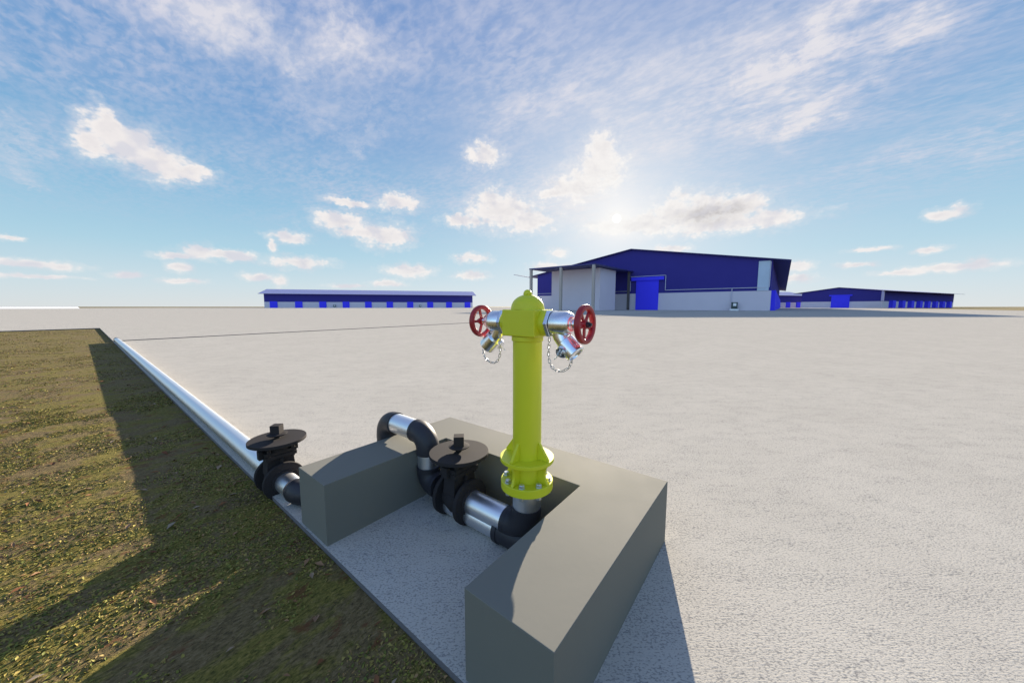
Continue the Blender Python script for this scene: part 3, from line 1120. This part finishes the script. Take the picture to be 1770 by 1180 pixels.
for (x, y, mt) in ((112.0, 52.3, 'column'), (112.0, 65.3, 'column'), (112.0, 78.8, 'column'), (147.5, 52.6, 'dark_column')):
    m = MB()
    hw_ = 0.45
    zt = 15.89 if x < 120 else 16.2
    m.box((x - hw_, y - hw_, 0), (x + hw_, y + hw_, zt))
    m.build('column', M[mt], mh.root, smooth=False)
m = MB()
m.add([(139, 98.9, 15.55), (142, 98.9, 15.55), (142, 108.6, 17.5), (139, 108.6, 17.5), (139, 98.9, 15.75), (142, 98.9, 15.75), (142, 108.6, 17.7), (139, 108.6, 17.7)],
      [(0, 3, 2, 1), (4, 5, 6, 7), (0, 1, 5, 4), (1, 2, 6, 5), (2, 3, 7, 6), (3, 0, 4, 7)])
m.build('awning', M['soffit'], mh.root, smooth=False)


def pipe_run(pts, r=0.10):
    m = MB()
    for a_, b_ in zip(pts[:-1], pts[1:]):
        lo = [min(a_[i], b_[i]) - r for i in range(2)]
        hi = [max(a_[i], b_[i]) + r for i in range(2)]
        m.box((149.62, lo[0], lo[1]), (149.84, hi[0], hi[1]))
    m.build('wall_pipe', M['white'], mh.root, smooth=False)


pipe_run([(5.2, 8.15), (38.25, 8.15), (38.25, 14.2), (52.4, 14.2)])
pipe_run([(52.6, 12.2), (52.6, 8.1), (62.0, 8.1)])
pipe_run([(80.0, 8.1), (101.0, 8.1)])
pipe_run([(15.1, 7.9), (15.1, 3.2)])
pipe_run([(4.15, 8.3), (4.15, 16.9)], 0.1)


# cabinets by the walls
def cabinet(x, y, rz, s, label):
    r_ = thing('hose_cabinet', (x, y, 0), label, 'hose cabinet', 'hose cabinets by the warehouse walls')
    a, b = Vector((math.cos(rz), math.sin(rz), 0)), Vector((-math.sin(rz), math.cos(rz), 0))
    c = Vector((x, y, 0))
    ax = (a, b, Vector((0, 0, 1)))
    m = MB()
    m.obox(c + Vector((0, 0, 0.30 * s)), ax, (0.75 * s, 1.35 * s, 0.30 * s))
    m.build('plinth', M['paper'], r_, smooth=False)
    m = MB()
    m.obox(c + Vector((0, 0, 1.75 * s)), ax, (0.45 * s, 0.95 * s, 1.14 * s))
    m.obox(c + Vector((0, 0, 2.95 * s)), ax, (0.55 * s, 1.05 * s, 0.055 * s))
    m.build('cabinet_body', M['cabinet'], r_, smooth=False)
    m = MB()
    m.obox(c - a * 0.475 * s + Vector((0, 0, 2.15 * s)) - b * 0.12 * s, ax, (0.02 * s, 0.50 * s, 0.50 * s))
    m.build('panel', M['paper'], r_, smooth=False)
    return r_


cabinet(148.4, 13.9, 0.0, 1.0, 'dark hose cabinet with a white panel, by the front wall of the largest warehouse')

# long hall on the left
u1 = unit(125.3)
v1 = (math.sin(R(35.3)), math.cos(R(35.3)))
h1 = Hall('warehouse', ground_pt(-286.5, 395), u1, v1, 243, 45, 7.0, 17.2, 22.6,
          'long low blue warehouse far left, with ten bright blue doors', over_u=4.5, over_v=3.5, base=ZF)
z4 = lambda x: 440 + x / 4.425


def along(px, hall):
    """distance along a hall's near wall for a sight line"""
    k = (px - 885) / 590 * math.cos(PITCH)
    o2 = Vector((hall.o[0], hall.o[1]))
    d = Vector((FH.x + RT.x * k, FH.y + RT.y * k))
    u = Vector(hall.u)
    det = d.x * -u.y + u.x * d.y
    return (d.x * o2.y - d.y * o2.x) / -det * -1 if False else ((o2.x * d.y - o2.y * d.x) / (u.y * d.x - u.x * d.y))


dl = [along(z4(x), h1) for x in (148.5, 340.5, 524, 701.5, 871.5, 1035, 1191, 1343.5, 1487.5, 1628.5)]
h1.long_doors(0, dl, 7.6, 7.6, proud=0.8)
for x_, lb in ((613, 'small dark hose cabinet by the far left warehouse, nearer its left end'), (1267, 'small dark hose cabinet by the far left warehouse, nearer its right end')):
    a_ = along(z4(x_), h1)
    q = h1.p(a_, -1.2, 0)
    cabinet(q.x, q.y, R(90 - 35.3), 1.25, lb)

# hall on the right, gable towards the yard
u3 = unit(115.6)
v3 = unit(205.6)
c3 = ground_pt(347, 410)
h3 = Hall('warehouse', c3, u3, v3, 218, 69, 7.0, 18.2, 22.7,
          'gabled blue warehouse far right, with a row of eight blue doors', over_u=2.0, over_v=8.0, base=ZF)
h3.gable_door(36.0, 15.5, 13.0, proud=0.8)
z6 = lambda x: 1300 + x / 3.766


def along3(px):
    k = (px - 885) / 590 * math.cos(PITCH)
    o2 = Vector((h3.o[0] + v3[0] * 69, h3.o[1] + v3[1] * 69))
    d = Vector((FH.x + RT.x * k, FH.y + RT.y * k))
    u = Vector(u3)
    return (o2.x * d.y - o2.y * d.x) / (u.y * d.x - u.x * d.y)


h3.long_doors(1, [along3(z6(x)) for x in (898, 961, 1019, 1075, 1127, 1177, 1224, 1268)], 8.0, 7.9, proud=3.0)
m = MB()
cc = h3.p(0, 69, 0)
m.obox(cc + Vector((0, 0, 12.7)), ((u3[0], u3[1], 0), (v3[0], v3[1], 0), (0, 0, 1)), (0.9, 0.9, 5.4))
m.build('corner_trim', M['roof_blue'], h3.root, smooth=False)

# hall behind, between the two
h4 = Hall('warehouse', ground_pt(285, 438), u1, v1, 124, 45, 7.0, 17.2, 22.6,
          'blue and grey warehouse partly hidden behind the right end of the largest warehouse', over_u=3.0, over_v=3.5, base=ZF)
h4.long_doors(0, [along(1361.5, h4), along(1379, h4), along(1344, h4)], 7.4, 7.6, proud=0.8)
